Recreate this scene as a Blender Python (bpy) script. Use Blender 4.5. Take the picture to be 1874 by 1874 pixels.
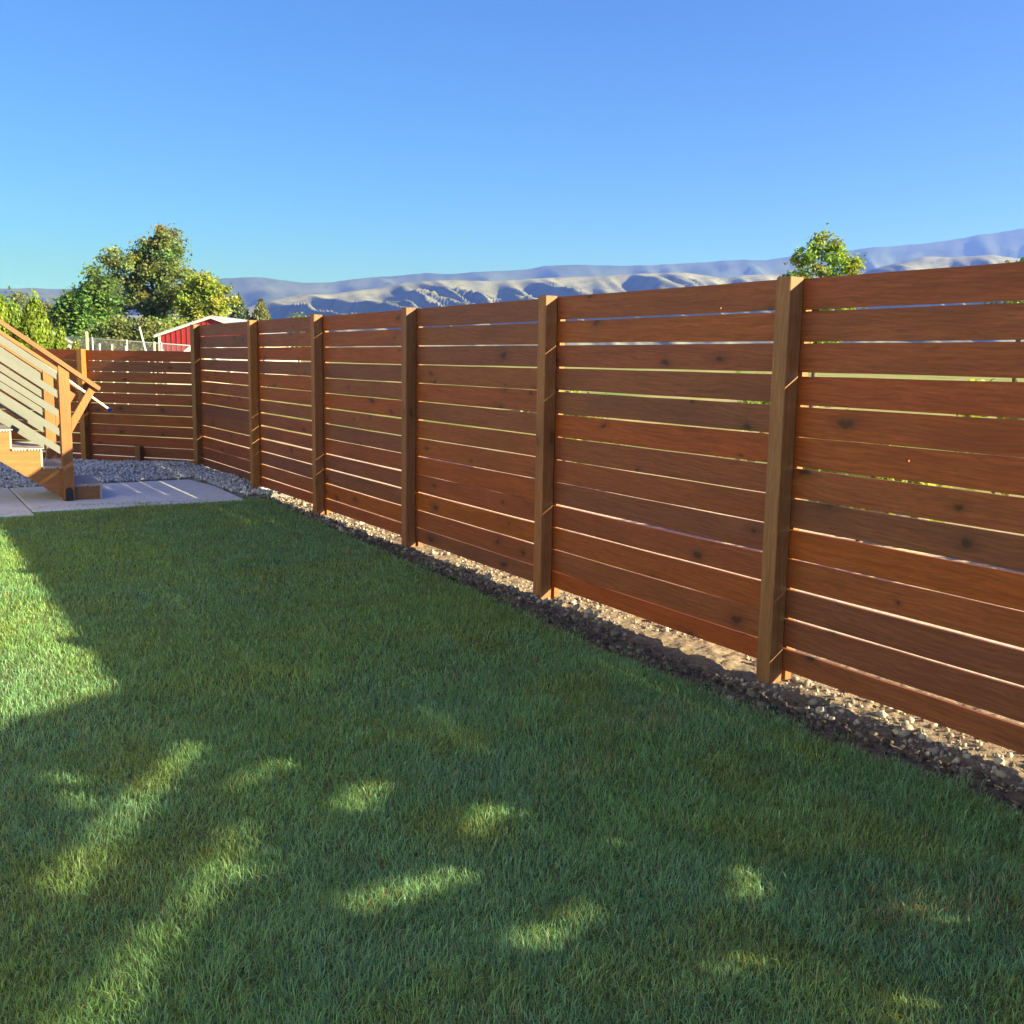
import bpy, math, random
import numpy as np
from mathutils import Matrix, Vector

for o in list(bpy.data.objects):
    bpy.data.objects.remove(o, do_unlink=True)
SC = bpy.context.scene
COL = SC.collection
RNG = np.random.default_rng(11)
random.seed(11)

# ------------------------------------------------------------------ camera
# world: +Y runs along the long fence, +X points through it, z = 0 is the lawn
EYE = 1.52
PITCH, ROLL, YAW = 0.1470, 0.0159, 0.5552
_vx, _vy = math.sin(YAW), math.cos(YAW)
_rx, _ry = math.cos(YAW), -math.sin(YAW)
_c, _s, _cr, _sr = math.cos(PITCH), math.sin(PITCH), math.cos(ROLL), math.sin(ROLL)
def _v(lat, dep, z):
    return Vector((lat * _rx + dep * _vx, lat * _ry + dep * _vy, z))
_R = _v(_cr, _sr * _s, _sr * _c)
_U = _v(-_sr, _cr * _s, _cr * _c)
_F = _v(0, _c, -_s)
cam_data = bpy.data.cameras.new('camera')
cam_data.sensor_width = 36.0
cam_data.lens = 36.0 * 1870.0 / 1874.0
cam_data.clip_start = 0.05
cam_data.clip_end = 60000
cam = bpy.data.objects.new('camera', cam_data)
M = Matrix.Identity(4)
for i in range(3):
    M[i][0], M[i][1], M[i][2] = _R[i], _U[i], -_F[i]
M[2][3] = EYE
cam.matrix_world = M
COL.objects.link(cam)
SC.camera = cam

# ------------------------------------------------------------------ light
SUNDIR = Vector((-1.0, 1.5, -0.665)).normalized()       # direction the light travels
ELEV = math.asin(-SUNDIR.z)
world = bpy.data.worlds.new('World')
SC.world = world
world.use_nodes = True
wn = world.node_tree
wn.nodes.clear()
w_out = wn.nodes.new('ShaderNodeOutputWorld')
w_bg = wn.nodes.new('ShaderNodeBackground')
w_sky = wn.nodes.new('ShaderNodeTexSky')
w_sky.sky_type = 'NISHITA'
w_sky.sun_disc = False
w_sky.sun_elevation = ELEV
w_sky.sun_rotation = math.atan2(-SUNDIR.x, -SUNDIR.y)
w_sky.altitude = 0
w_sky.air_density = 0.68
w_sky.dust_density = 0.0
w_sky.ozone_density = 15.0
w_bg.inputs['Strength'].default_value = 0.050
wn.links.new(w_sky.outputs[0], w_bg.inputs[0])
wn.links.new(w_bg.outputs[0], w_out.inputs[0])
sun_data = bpy.data.lights.new('sun', 'SUN')
sun_data.energy = 5.0
sun_data.angle = math.radians(0.53)
sun_data.color = (1.0, 0.87, 0.68)
sun = bpy.data.objects.new('sun', sun_data)
sun.rotation_euler = SUNDIR.to_track_quat('-Z', 'Y').to_euler()
sun.location = (20, -30, 25)
COL.objects.link(sun)
SC.view_settings.view_transform = 'Standard'
SC.view_settings.look = 'None'
SC.view_settings.exposure = 2.38
SC.view_settings.gamma = 1.0
SC.view_settings.use_curve_mapping = False
SC.render.engine = 'CYCLES'
SC.cycles.use_denoising = True
SC.cycles.max_bounces = 8
SC.cycles.diffuse_bounces = 4
SC.cycles.transmission_bounces = 4
SC.cycles.volume_bounces = 0
SC.cycles.sample_clamp_indirect = 6.0
SC.cycles.caustics_reflective = False
SC.cycles.caustics_refractive = False

# ------------------------------------------------------------------ helpers
def put(o, parent=None):
    COL.objects.link(o)
    if parent is not None:
        o.parent = parent
    return o

def mesh_obj(name, verts, faces, mat, parent=None, smooth=False, col=None):
    me = bpy.data.meshes.new(name)
    if isinstance(verts, np.ndarray) and isinstance(faces, np.ndarray):
        nv, nf, k = len(verts), len(faces), faces.shape[1]
        me.vertices.add(nv)
        me.vertices.foreach_set('co', np.ascontiguousarray(verts, dtype=np.float32).ravel())
        me.loops.add(nf * k)
        me.loops.foreach_set('vertex_index', np.ascontiguousarray(faces, dtype=np.int32).ravel())
        me.polygons.add(nf)
        me.polygons.foreach_set('loop_start', np.arange(0, nf * k, k, dtype=np.int32))
        me.polygons.foreach_set('loop_total', np.full(nf, k, dtype=np.int32))
        if smooth:
            me.polygons.foreach_set('use_smooth', np.ones(nf, dtype=bool))
        me.update(calc_edges=True)
    else:
        me.from_pydata([tuple(map(float, v)) for v in verts], [], [tuple(map(int, f)) for f in faces])
        if smooth:
            for p in me.polygons:
                p.use_smooth = True
        me.update()
    if col is not None:
        a = me.color_attributes.new('tint', 'FLOAT_COLOR', 'POINT')
        c4 = np.ones((len(verts), 4), dtype=np.float32)
        c4[:, :3] = col
        a.data.foreach_set('color', c4.ravel())
    me.materials.append(mat)
    o = bpy.data.objects.new(name, me)
    return put(o, parent)

def empty(name, loc=(0, 0, 0), rz=0.0):
    o = bpy.data.objects.new(name, None)
    o.empty_display_size = 0.2
    o.location = loc
    o.rotation_euler = (0, 0, rz)
    return put(o)

def tag(o, label=None, cat=None, group=None, kind=None):
    if label: o['label'] = label
    if cat: o['category'] = cat
    if group: o['group'] = group
    if kind: o['kind'] = kind
    return o

class MB:
    """collects simple shapes into one mesh"""
    def __init__(s):
        s.v, s.f = [], []
    def box(s, x0, x1, y0, y1, z0, z1):
        b = len(s.v)
        s.v += [(x0, y0, z0), (x1, y0, z0), (x1, y1, z0), (x0, y1, z0), (x0, y0, z1), (x1, y0, z1), (x1, y1, z1), (x0, y1, z1)]
        s.f += [tuple(b + i for i in q) for q in ((0, 3, 2, 1), (4, 5, 6, 7), (0, 1, 5, 4), (1, 2, 6, 5), (2, 3, 7, 6), (3, 0, 4, 7))]
        return s
    def prism(s, pts, y0, y1):
        """polygon in XZ extruded along Y"""
        b, n = len(s.v), len(pts)
        s.v += [(p[0], y0, p[1]) for p in pts] + [(p[0], y1, p[1]) for p in pts]
        s.f.append(tuple(b + i for i in range(n)))
        s.f.append(tuple(b + n + i for i in reversed(range(n))))
        for i in range(n):
            j = (i + 1) % n
            s.f.append((b + j, b + i, b + n + i, b + n + j))
        return s
    def tube(s, p0, p1, r0, r1, n=7):
        p0, p1 = Vector(p0), Vector(p1)
        d = (p1 - p0).normalized()
        a = d.orthogonal().normalized()
        c = d.cross(a)
        b = len(s.v)
        for p, r in ((p0, r0), (p1, r1)):
            for i in range(n):
                t = 2 * math.pi * i / n
                s.v.append(tuple(p + (a * math.cos(t) + c * math.sin(t)) * r))
        for i in range(n):
            j = (i + 1) % n
            s.f.append((b + i, b + j, b + n + j, b + n + i))
        s.f.append(tuple(b + i for i in reversed(range(n))))
        s.f.append(tuple(b + n + i for i in range(n)))
        return s
    def build(s, name, mat, parent=None, smooth=False):
        return mesh_obj(name, s.v, s.f, mat, parent, smooth)

# smooth value noise on numpy arrays
_T = np.random.default_rng(5).random((64, 64))
def vnoise(x, y):
    xi, yi = np.floor(x).astype(int), np.floor(y).astype(int)
    fx, fy = x - xi, y - yi
    fx, fy = fx * fx * (3 - 2 * fx), fy * fy * (3 - 2 * fy)
    a, b = _T[xi % 64, yi % 64], _T[(xi + 1) % 64, yi % 64]
    c, d = _T[xi % 64, (yi + 1) % 64], _T[(xi + 1) % 64, (yi + 1) % 64]
    return (a * (1 - fx) + b * fx) * (1 - fy) + (c * (1 - fx) + d * fx) * fy
def fbm(x, y, o=4):
    v, a, t = 0.0, 0.5, 0.0
    for i in range(o):
        v = v + a * vnoise(x * 2 ** i + 17.3 * i, y * 2 ** i + 9.1 * i)
        t += a
        a *= 0.5
    return v / t

# ------------------------------------------------------------------ materials
class NT:
    def __init__(s, name):
        s.m = bpy.data.materials.new(name)
        s.m.use_nodes = True
        s.t = s.m.node_tree
        s.t.nodes.clear()
        s.out = s.t.nodes.new('ShaderNodeOutputMaterial')
    def n(s, typ, props=None, **inp):
        nd = s.t.nodes.new('ShaderNode' + typ)
        for k, v in (props or {}).items():
            setattr(nd, k, v)
        for k, v in inp.items():
            key = int(k[1:]) if k[0] == 'i' and k[1:].isdigit() else k.replace('_', ' ')
            if isinstance(v, bpy.types.NodeSocket):
                s.t.links.new(v, nd.inputs[key])
            else:
                nd.inputs[key].default_value = v
        return nd
    def mix(s, a, b, fac, blend='MIX'):
        nd = s.t.nodes.new('ShaderNodeMix')
        nd.data_type = 'RGBA'
        nd.blend_type = blend
        for i, v in ((0, fac), (6, a), (7, b)):
            if isinstance(v, bpy.types.NodeSocket):
                s.t.links.new(v, nd.inputs[i])
            else:
                nd.inputs[i].default_value = v if i == 0 else (v if len(v) == 4 else (*v, 1))
        return nd.outputs[2]
    def math(s, op, a, b=0.0, c=0.0):
        nd = s.t.nodes.new('ShaderNodeMath')
        nd.operation = op
        for i, v in enumerate((a, b, c)):
            if isinstance(v, bpy.types.NodeSocket):
                s.t.links.new(v, nd.inputs[i])
            else:
                nd.inputs[i].default_value = v
        return nd.outputs[0]
    def ramp(s, fac, stops, interp='LINEAR'):
        nd = s.t.nodes.new('ShaderNodeValToRGB')
        cr = nd.color_ramp
        cr.interpolation = interp
        while len(cr.elements) < len(stops):
            cr.elements.new(0.5)
        for e, (p, c) in zip(cr.elements, stops):
            e.position = p
            e.color = c if len(c) == 4 else (*c, 1)
        s.t.links.new(fac, nd.inputs[0])
        return nd.outputs[0]
    def range(s, v, a, b, c=0.0, d=1.0):
        nd = s.n('MapRange', None, Value=v)
        for i, k in enumerate((a, b, c, d)):
            nd.inputs[1 + i].default_value = k
        return nd.outputs[0]
    def surf(s, sh):
        s.t.links.new(sh, s.out.inputs[0])
        return s.m

def wood(name, base, dark, light, axis='X', rough=0.62, knots=1.0, spec=0.35, bumpf=0.15):
    t = NT(name)
    tc = t.n('TexCoord').outputs['Object']
    oi = t.n('ObjectInfo').outputs['Random']
    off = t.n('CombineXYZ', None, X=t.math('MULTIPLY', oi, 91.0), Y=t.math('MULTIPLY', oi, 37.0), Z=t.math('MULTIPLY', oi, 63.0)).outputs[0]
    co = t.n('VectorMath', {'operation': 'ADD'}, i0=tc, i1=off).outputs[0]
    long_, cross = 1.1, 26.0
    sc = {'X': (long_, cross, cross), 'Z': (cross, cross, long_), 'Y': (cross, long_, cross)}[axis]
    # wavy grain: bend the coordinates a little before stretching
    warp = t.n('TexNoise', None, Vector=co, Scale=2.3, Detail=2.0).outputs['Color']
    wv = t.n('VectorMath', {'operation': 'MULTIPLY_ADD'}, i0=warp, i1=(0.05, 0.05, 0.05), i2=co).outputs[0]
    mp = t.n('VectorMath', {'operation': 'MULTIPLY'}, i0=wv, i1=sc).outputs[0]
    grain = t.n('TexNoise', None, Vector=mp, Scale=2.2, Detail=6.0, Roughness=0.65).outputs['Fac']
    fine = t.n('TexNoise', None, Vector=mp, Scale=11.0, Detail=3.0).outputs['Fac']
    blot = t.n('TexNoise', None, Vector=t.n('VectorMath', {'operation': 'MULTIPLY'}, i0=co, i1=tuple(1.5 if v == long_ else 5.0 for v in sc)).outputs[0], Scale=1.0, Detail=3.0).outputs['Fac']
    # knots: cells in the plane of the board
    sx_ = t.n('SeparateXYZ', None, Vector=wv)
    lx, cz = {'X': (0, 2), 'Z': (2, 0), 'Y': (1, 2)}[axis]
    across = t.math('ADD', sx_.outputs[cz], sx_.outputs[1]) if axis == 'Z' else sx_.outputs[cz]
    kv = t.n('CombineXYZ', None, X=t.math('MULTIPLY', sx_.outputs[lx], 2.7), Y=t.math('MULTIPLY', across, 5.6), Z=0.0).outputs[0]
    kz = t.n('TexNoise', None, Vector=co, Scale=9.0, Detail=3.0).outputs['Color']
    kv = t.n('VectorMath', {'operation': 'MULTIPLY_ADD'}, i0=kz, i1=(0.34, 0.34, 0.0), i2=kv).outputs[0]
    kn = t.n('TexVoronoi', {'voronoi_dimensions': '2D'}, Vector=kv, Scale=1.0, Randomness=1.0)
    ksep = t.n('SeparateColor', None, Color=kn.outputs['Color'])
    ksel = t.math('GREATER_THAN', ksep.outputs[0], 0.70)
    kdist = t.math('DIVIDE', kn.outputs['Distance'], t.range(ksep.outputs[1], 0, 1, 0.35, 1.6))
    kmask = t.math('MULTIPLY', t.range(kdist, 0.04, 0.24, 1.0, 0.0), t.math('MULTIPLY', ksel, knots))
    kcore = t.math('MULTIPLY', t.range(kdist, 0.04, 0.085, 1.0, 0.0), t.math('MULTIPLY', ksel, knots))
    c = t.ramp(grain, [(0.25, dark), (0.5, base), (0.75, light)])
    gs = {'X': (0.55, 9.0, 9.0), 'Z': (9.0, 9.0, 0.55), 'Y': (9.0, 0.55, 9.0)}[axis]
    gv = t.n('VectorMath', {'operation': 'MULTIPLY'}, i0=wv, i1=gs).outputs[0]
    wav = t.n('TexWave', {'wave_type': 'BANDS', 'bands_direction': 'DIAGONAL'}, Vector=gv, Scale=3.2, Distortion=9.0, Detail=3.0, Detail_Scale=0.9).outputs['Fac']
    c = t.mix(c, tuple(v * 0.6 for v in dark), t.math('MULTIPLY', t.range(wav, 0.62, 1.0), 0.30))
    c = t.mix(c, (*[v * 0.55 for v in dark], 1), t.math('MULTIPLY', t.range(fine, 0.48, 0.72), 0.5))
    c = t.mix(c, tuple(v * 0.55 for v in base), t.math('MULTIPLY', t.range(blot, 0.52, 0.72), 0.55))
    c = t.mix(c, tuple(v * 0.5 for v in dark), t.math('MULTIPLY', kmask, 0.6))
    c = t.mix(c, tuple(v * 0.16 for v in dark), t.math('MULTIPLY', kcore, 0.8))
    r2 = t.n('TexWhiteNoise', {'noise_dimensions': '1D'}, W=t.math('MULTIPLY', oi, 77.0)).outputs['Value']
    hsv = t.n('HueSaturation', None, Color=c, Hue=t.range(oi, 0, 1, 0.496, 0.505), Saturation=t.range(r2, 0, 1, 0.92, 1.05), Value=t.range(r2, 0, 1, 0.74, 1.22)).outputs[0]
    bump = t.n('Bump', None, Strength=bumpf, Distance=0.004, Height=grain).outputs[0]
    p = t.n('BsdfPrincipled', None, Base_Color=hsv, Roughness=rough, Normal=bump)
    p.inputs['Specular IOR Level'].default_value = spec
    return t.surf(p.outputs[0])

def leafmat(name, trans=0.35, rough=0.55, spec=0.25, tmul=(1.25, 1.15, 0.5)):
    t = NT(name)
    c = t.n('Attribute', {'attribute_name': 'tint'}).outputs['Color']
    p = t.n('BsdfPrincipled', None, Base_Color=c, Roughness=rough)
    p.inputs['Specular IOR Level'].default_value = spec
    tr = t.n('BsdfTranslucent', None, Color=t.mix(c, tmul, 1.0, 'MULTIPLY')).outputs[0]
    ms = t.n('MixShader', None, Fac=trans, i1=p.outputs[0], i2=tr)
    return t.surf(ms.outputs[0])

def noisy(name, a, b, scale=6.0, rough=0.8, detail=6.0, bump=0.2, dist=0.01, c3=None, spec=0.3, coord='Object', metal=0.0):
    t = NT(name)
    co = t.n('TexCoord').outputs[coord]
    f = t.n('TexNoise', None, Vector=co, Scale=scale, Detail=detail, Roughness=0.65).outputs['Fac']
    c = t.mix(a, b, t.range(f, 0.35, 0.65))
    if c3:
        g = t.n('TexNoise', None, Vector=co, Scale=scale * 0.17, Detail=3.0).outputs['Fac']
        c = t.mix(c, c3, t.range(g, 0.48, 0.68))
    p = t.n('BsdfPrincipled', None, Base_Color=c, Roughness=rough, Metallic=metal,
            Normal=t.n('Bump', None, Strength=bump, Distance=dist, Height=f).outputs[0])
    p.inputs['Specular IOR Level'].default_value = spec
    return t.surf(p.outputs[0])

def tinted(name, rough=0.85, spec=0.25):
    t = NT(name)
    c = t.n('Attribute', {'attribute_name': 'tint'}).outputs['Color']
    f = t.n('TexNoise', None, Vector=t.n('TexCoord').outputs['Object'], Scale=90.0, Detail=3.0).outputs['Fac']
    c = t.mix(c, (0.6, 0.6, 0.6), t.range(f, 0.35, 0.7, 0.0, 0.7), 'MULTIPLY')
    p = t.n('BsdfPrincipled', None, Base_Color=c, Roughness=rough)
    p.inputs['Specular IOR Level'].default_value = spec
    return t.surf(p.outputs[0])

M_BOARD = wood('stained_board', (0.190, 0.046, 0.0105), (0.122, 0.027, 0.0060), (0.250, 0.069, 0.0180), 'X')
M_POST = wood('stained_post', (0.245, 0.098, 0.026), (0.175, 0.061, 0.016), (0.305, 0.135, 0.040), 'Z', knots=0.7)
M_CEDAR = wood('cedar_long', (0.25, 0.098, 0.028), (0.205, 0.072, 0.020), (0.30, 0.130, 0.042), 'X', knots=0.35)
M_CEDARZ = wood('cedar_upright', (0.25, 0.098, 0.028), (0.205, 0.072, 0.020), (0.30, 0.130, 0.042), 'Z', knots=0.35)
M_SLAT = noisy('grey_slat_paint', (0.105, 0.115, 0.105), (0.118, 0.128, 0.118), 14, 0.6, bump=0.05)
M_TREAD = noisy('composite_tread', (0.30, 0.265, 0.235), (0.37, 0.33, 0.29), 40, 0.75, bump=0.15, dist=0.002)
M_RISER = noisy('composite_riser', (0.27, 0.24, 0.20), (0.31, 0.28, 0.23), 30, 0.75, bump=0.08)
M_BRACKET = noisy('black_bracket', (0.010, 0.011, 0.014), (0.018, 0.019, 0.022), 30, 0.5, bump=0.03)
M_GRASS = leafmat('grass_blade', 0.45, 0.45, 0.5, (2.3, 1.20, 0.30))
M_LEAF = leafmat('tree_leaf', 0.45)
M_STONE = tinted('stone')
M_BARK = noisy('bark', (0.09, 0.065, 0.045), (0.17, 0.135, 0.10), 9, 0.9, bump=0.6, dist=0.03)
M_WHITE = noisy('white_paint', (0.46, 0.45, 0.43), (0.54, 0.53, 0.51), 5, 0.6, bump=0.03)
M_GALV = noisy('galvanised_steel', (0.42, 0.43, 0.44), (0.52, 0.53, 0.54), 20, 0.45, bump=0.03, metal=0.5)
M_RED = noisy('red_siding', (0.24, 0.020, 0.022), (0.29, 0.030, 0.030), 2, 0.5, bump=0.03)
M_ROOF = noisy('grey_metal_roof', (0.24, 0.28, 0.30), (0.30, 0.33, 0.36), 1.5, 0.45, bump=0.03)
M_TAN = noisy('tan_siding', (0.42, 0.37, 0.29), (0.47, 0.42, 0.34), 2, 0.7, bump=0.03)
M_BLUE = noisy('blue_plastic', (0.02, 0.06, 0.30), (0.03, 0.08, 0.36), 20, 0.4, bump=0.02)
M_ALU = noisy('pale_pole', (0.62, 0.57, 0.44), (0.70, 0.65, 0.52), 12, 0.4, bump=0.02)
M_OLDPOST = noisy('weathered_post', (0.27, 0.21, 0.15), (0.36, 0.29, 0.21), 8, 0.9, bump=0.2)

# ------------------------------------------------------------------ setting: ground
FX = 3.711          # front face of the long fence's boards
t = NT('ground_soil')
co = t.n('TexCoord').outputs['Object']
f1 = t.n('TexNoise', None, Vector=co, Scale=14.0, Detail=8.0, Roughness=0.7).outputs['Fac']
f2 = t.n('TexNoise', None, Vector=co, Scale=0.13, Detail=5.0).outputs['Fac']
f3 = t.n('TexNoise', None, Vector=co, Scale=1.1, Detail=5.0).outputs['Fac']
pale = t.mix((0.40, 0.32, 0.235), (0.52, 0.44, 0.34), t.range(f1, 0.35, 0.65))
field = t.mix((0.20, 0.20, 0.06), (0.33, 0.28, 0.13), t.range(f3, 0.35, 0.65))
field = t.mix(field, (0.14, 0.19, 0.05), t.range(f2, 0.45, 0.6))
xyz = t.n('SeparateXYZ', None, Vector=co)
far = t.range(t.math('ADD', xyz.outputs[0], t.math('MULTIPLY', t.math('SUBTRACT', f3, 0.5), 5.0)), 8.0, 11.0)
far = t.math('MAXIMUM', far, t.range(t.math('ADD', xyz.outputs[1], t.math('MULTIPLY', f3, 4.0)), 19.0, 24.0))
gc = t.mix(pale, field, far)
p = t.n('BsdfPrincipled', None, Base_Color=gc, Roughness=0.95, Normal=t.n('Bump', None, Strength=0.5, Distance=0.03, Height=f1).outputs[0])
p.inputs['Specular IOR Level'].default_value = 0.050
M_GROUND = t.surf(p.outputs[0])
S = 14000.0
tag(mesh_obj('ground', [(-S, -S, -0.13), (S, -S, -0.13), (S, S, -0.13), (-S, S, -0.13)], [(0, 1, 2, 3)], M_GROUND), kind='structure')

# lawn outline: right edge X(Y), far edge Y(X)
EDGE_Y = np.array([-3, 0.5, 1.87, 2.27, 2.64, 3.04, 3.25, 3.59, 4.0, 4.53, 5.15, 5.9, 6.72, 7.59, 8.64, 10.17, 10.6, 11.5])
EDGE_X = np.array([3.2, 3.20, 3.21, 3.25, 3.23, 3.24, 3.22, 3.19, 3.18, 3.205, 3.235, 3.27, 3.30, 3.335, 3.37, 3.43, 3.47, 3.5]) + 0.035
FAR_X = np.array([-6, 0.5, 0.95, 1.17, 1.57, 1.95, 2.5, 3.26, 3.6])
FAR_Y = np.array([10.5, 10.66, 10.78, 10.92, 11.06, 11.0, 10.86, 10.84, 10.5])
def lawn_in(x, y):
    e = np.interp(y, EDGE_Y, EDGE_X) + 0.05 * (vnoise(y * 4.3, y * 0 + 3.3) - 0.5) + 0.03 * (vnoise(y * 17, y * 0 + 7.7) - 0.5)
    f = np.interp(x, FAR_X, FAR_Y) + 0.07 * (vnoise(x * 5.1, x * 0 + 1.3) - 0.5)
    return (x < e) & (y < f)

M_LAWNSOIL = noisy('lawn_soil', (0.055, 0.070, 0.025), (0.095, 0.105, 0.045), 25, 0.95, bump=0.3, dist=0.02)
def lawn_z(x, y):
    return 0.018 * (fbm(x * 0.9 + 4, y * 0.9 + 2, 3) - 0.5) + 0.010 * (vnoise(x * 4 + 9, y * 4) - 0.5)
gx, gy = np.meshgrid(np.linspace(-6, 3.56, 120), np.linspace(-3, 11.2, 160), indexing='ij')
gz = lawn_z(gx, gy) - 0.012
e_ = np.interp(gy, EDGE_Y, EDGE_X)
gz = np.where(gx > e_, -0.012 - 0.35 * (gx - e_), gz)
gz = np.where(gy > 11.0, np.minimum(gz, -0.03), gz)
def grid_faces(a, b):
    i, j = np.meshgrid(np.arange(a - 1), np.arange(b - 1), indexing='ij')
    k = (i * b + j).ravel()
    return np.stack([k, k + b, k + b + 1, k + 1], 1)
tag(mesh_obj('lawn_soil', np.stack([gx.ravel(), gy.ravel(), gz.ravel()], 1), grid_faces(120, 160), M_LAWNSOIL, smooth=True), kind='structure')

# soil strip along the fence (dips under the boards)
t = NT('bed_soil')
co = t.n('TexCoord').outputs['Object']
f1 = t.n('TexNoise', None, Vector=co, Scale=38.0, Detail=8.0, Roughness=0.7).outputs['Fac']
f2 = t.n('TexNoise', None, Vector=co, Scale=3.5, Detail=4.0).outputs['Fac']
xx = t.n('SeparateXYZ', None, Vector=co).outputs[0]
dark_soil = t.mix((0.075, 0.058, 0.045), (0.18, 0.14, 0.108), t.range(f1, 0.35, 0.65))
dry = t.mix((0.13, 0.098, 0.068), (0.27, 0.212, 0.150), t.range(f1, 0.38, 0.62))
bc = t.mix(dark_soil, dry, t.range(t.math('ADD', xx, t.math('MULTIPLY', t.math('SUBTRACT', f2, 0.5), 0.35)), 3.46, 3.60))  # soil darker towards the lawn, paler towards the fence
p = t.n('BsdfPrincipled', None, Base_Color=bc, Roughness=0.95, Normal=t.n('Bump', None, Strength=0.8, Distance=0.012, Height=f1).outputs[0])
p.inputs['Specular IOR Level'].default_value = 0.050
M_BED = t.surf(p.outputs[0])
def bed_z(x, y):
    z = -0.010 - 0.016 * np.clip((x - 3.28) / 0.42, 0, 1) ** 1.2
    z = z - 0.07 * np.clip((x - 3.9) / 0.6, 0, 1)
    z = z + 0.045 * (fbm(x * 3.2 + 5, y * 2.2, 4) - 0.5) + 0.028 * (fbm(x * 14, y * 14, 3) - 0.5) + 0.014 * (vnoise(x * 45, y * 45) - 0.5)
    return z
bx, by = np.meshgrid(np.linspace(3.05, 4.7, 90), np.concatenate([np.linspace(-1.5, 1.8, 60), np.linspace(1.84, 7, 330), np.linspace(7.05, 11.6, 130)]), indexing='ij')
bz = bed_z(bx, by)
bz = np.where(bx < np.interp(by, EDGE_Y, EDGE_X) - 0.04, np.minimum(bz, -0.05), bz)
tag(mesh_obj('soil_strip', np.stack([bx.ravel(), by.ravel(), bz.ravel()], 1), grid_faces(*bx.shape), M_BED, smooth=True), kind='structure')

# patio of poured slabs with open joints
M_CONC = noisy('concrete', (0.56, 0.55, 0.55), (0.62, 0.61, 0.605), 45, 0.85, bump=0.12, dist=0.003, c3=(0.52, 0.51, 0.505))
patio = tag(empty('patio', (0, 0, 0)), kind='structure')
def slab(pts):
    n = len(pts)
    cx_, cy_ = sum(p[0] for p in pts) / n, sum(p[1] for p in pts) / n
    ins = [(cx_ + (p[0] - cx_) * (1 - 0.008 / max(abs(p[0] - cx_), 0.05)), cy_ + (p[1] - cy_) * (1 - 0.008 / max(abs(p[1] - cy_), 0.05))) for p in pts]
    v = [(p[0], p[1], -0.09) for p in pts] + [(p[0], p[1], 0.004) for p in pts] + [(p[0], p[1], 0.012) for p in ins]
    f = [tuple(range(2 * n, 3 * n))]
    for k in (0, n):
        for i in range(n):
            j = (i + 1) % n
            f.append((k + i, k + j, k + n + j, k + n + i))
    mesh_obj('slab', v, f, M_CONC, patio)
slab([(1.207, 10.7), (3.27, 10.7), (3.30, 11.9), (3.21, 12.72), (1.207, 12.70)])
slab([(-0.90, 10.5), (1.193, 10.5), (1.193, 12.70), (-0.90, 12.70)])
slab([(-3.0, 10.5), (-0.914, 10.5), (-0.914, 12.70), (-3.0, 12.70)])

# ------------------------------------------------------------------ loose stones
_ico_v = []
ph = (1 + 5 ** 0.5) / 2
for a in (-1, 1):
    for b in (-ph, ph):
        _ico_v += [(0, a, b), (a, b, 0), (b, 0, a)]
_ico_v = np.array(_ico_v) / math.hypot(1, ph)
_ico_f = []
for i in range(12):
    for j in range(i + 1, 12):
        for k in range(j + 1, 12):
            d = [np.linalg.norm(_ico_v[i] - _ico_v[j]), np.linalg.norm(_ico_v[j] - _ico_v[k]), np.linalg.norm(_ico_v[i] - _ico_v[k])]
            if max(d) < 1.2:
                nrm = np.cross(_ico_v[j] - _ico_v[i], _ico_v[k] - _ico_v[i])
                _ico_f.append((i, j, k) if nrm @ _ico_v[i] > 0 else (i, k, j))
_ico_f = np.array(_ico_f)
def rand_rot(n, rng):
    q = rng.normal(size=(n, 4))
    q /= np.linalg.norm(q, axis=1)[:, None]
    w, x, y, z = q.T
    return np.stack([np.stack([1 - 2 * (y * y + z * z), 2 * (x * y - z * w), 2 * (x * z + y * w)], 1),
                     np.stack([2 * (x * y + z * w), 1 - 2 * (x * x + z * z), 2 * (y * z - x * w)], 1),
                     np.stack([2 * (x * z - y * w), 2 * (y * z + x * w), 1 - 2 * (x * x + y * y)], 1)], 1)
def stones(name, pos, size, flat, cols, kind='stuff', mat=None):
    n = len(pos)
    rng = np.random.default_rng(len(name) + n)
    rad = 0.72 + 0.5 * rng.random((n, 12, 1))
    v = _ico_v[None] * rad
    v = v * (np.stack([np.ones(n), 0.65 + 0.5 * rng.random(n), flat * (0.7 + 0.5 * rng.random(n))], 1) * size[:, None])[:, None, :]
    R = rand_rot(n, rng)
    v = np.einsum('nij,nkj->nki', R, v) + pos[:, None, :]
    f = (_ico_f[None] + (np.arange(n) * 12)[:, None, None]).reshape(-1, 3)
    c = np.repeat(cols, 12, axis=0)
    return tag(mesh_obj(name, v.reshape(-1, 3), f, mat or M_STONE, col=c), kind=kind)

# grey crushed gravel between patio and fences
BF0 = np.array([3.70, 14.08])                 # corner of the two fences
BFD = np.array([-0.612, 0.791])               # direction of the back fence
def gravel_h(x, y):
    mound = 0.05 * np.exp(-((x - 3.2) ** 2 + (y - 14.2) ** 2) / 0.9) + 0.05 * np.exp(-((x - 3.6) ** 2 + (y - 12.3) ** 2) / 0.8)
    return 0.005 + mound + 0.05 * (fbm(x * 2.1, y * 2.1, 3) - 0.5)
def gravel_in(x, y):
    side = (x - BF0[0]) * BFD[1] - (y - BF0[1]) * BFD[0]      # >0 beyond the back fence line
    a = (y > 12.72) & (side < 0.25)
    b = (x > np.interp(y, [10.9, 11.5, 12.0, 12.7], [3.42, 3.33, 3.30, 3.22])) & (y > 10.95 + 0.25 * np.abs(x - 3.6)) & (y <= 12.75)
    return (a | b) & (x < 3.95) & (x > -3)
qx, qy = np.meshgrid(np.linspace(-3, 4.1, 110), np.linspace(10.7, 19.5, 130), indexing='ij')
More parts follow.
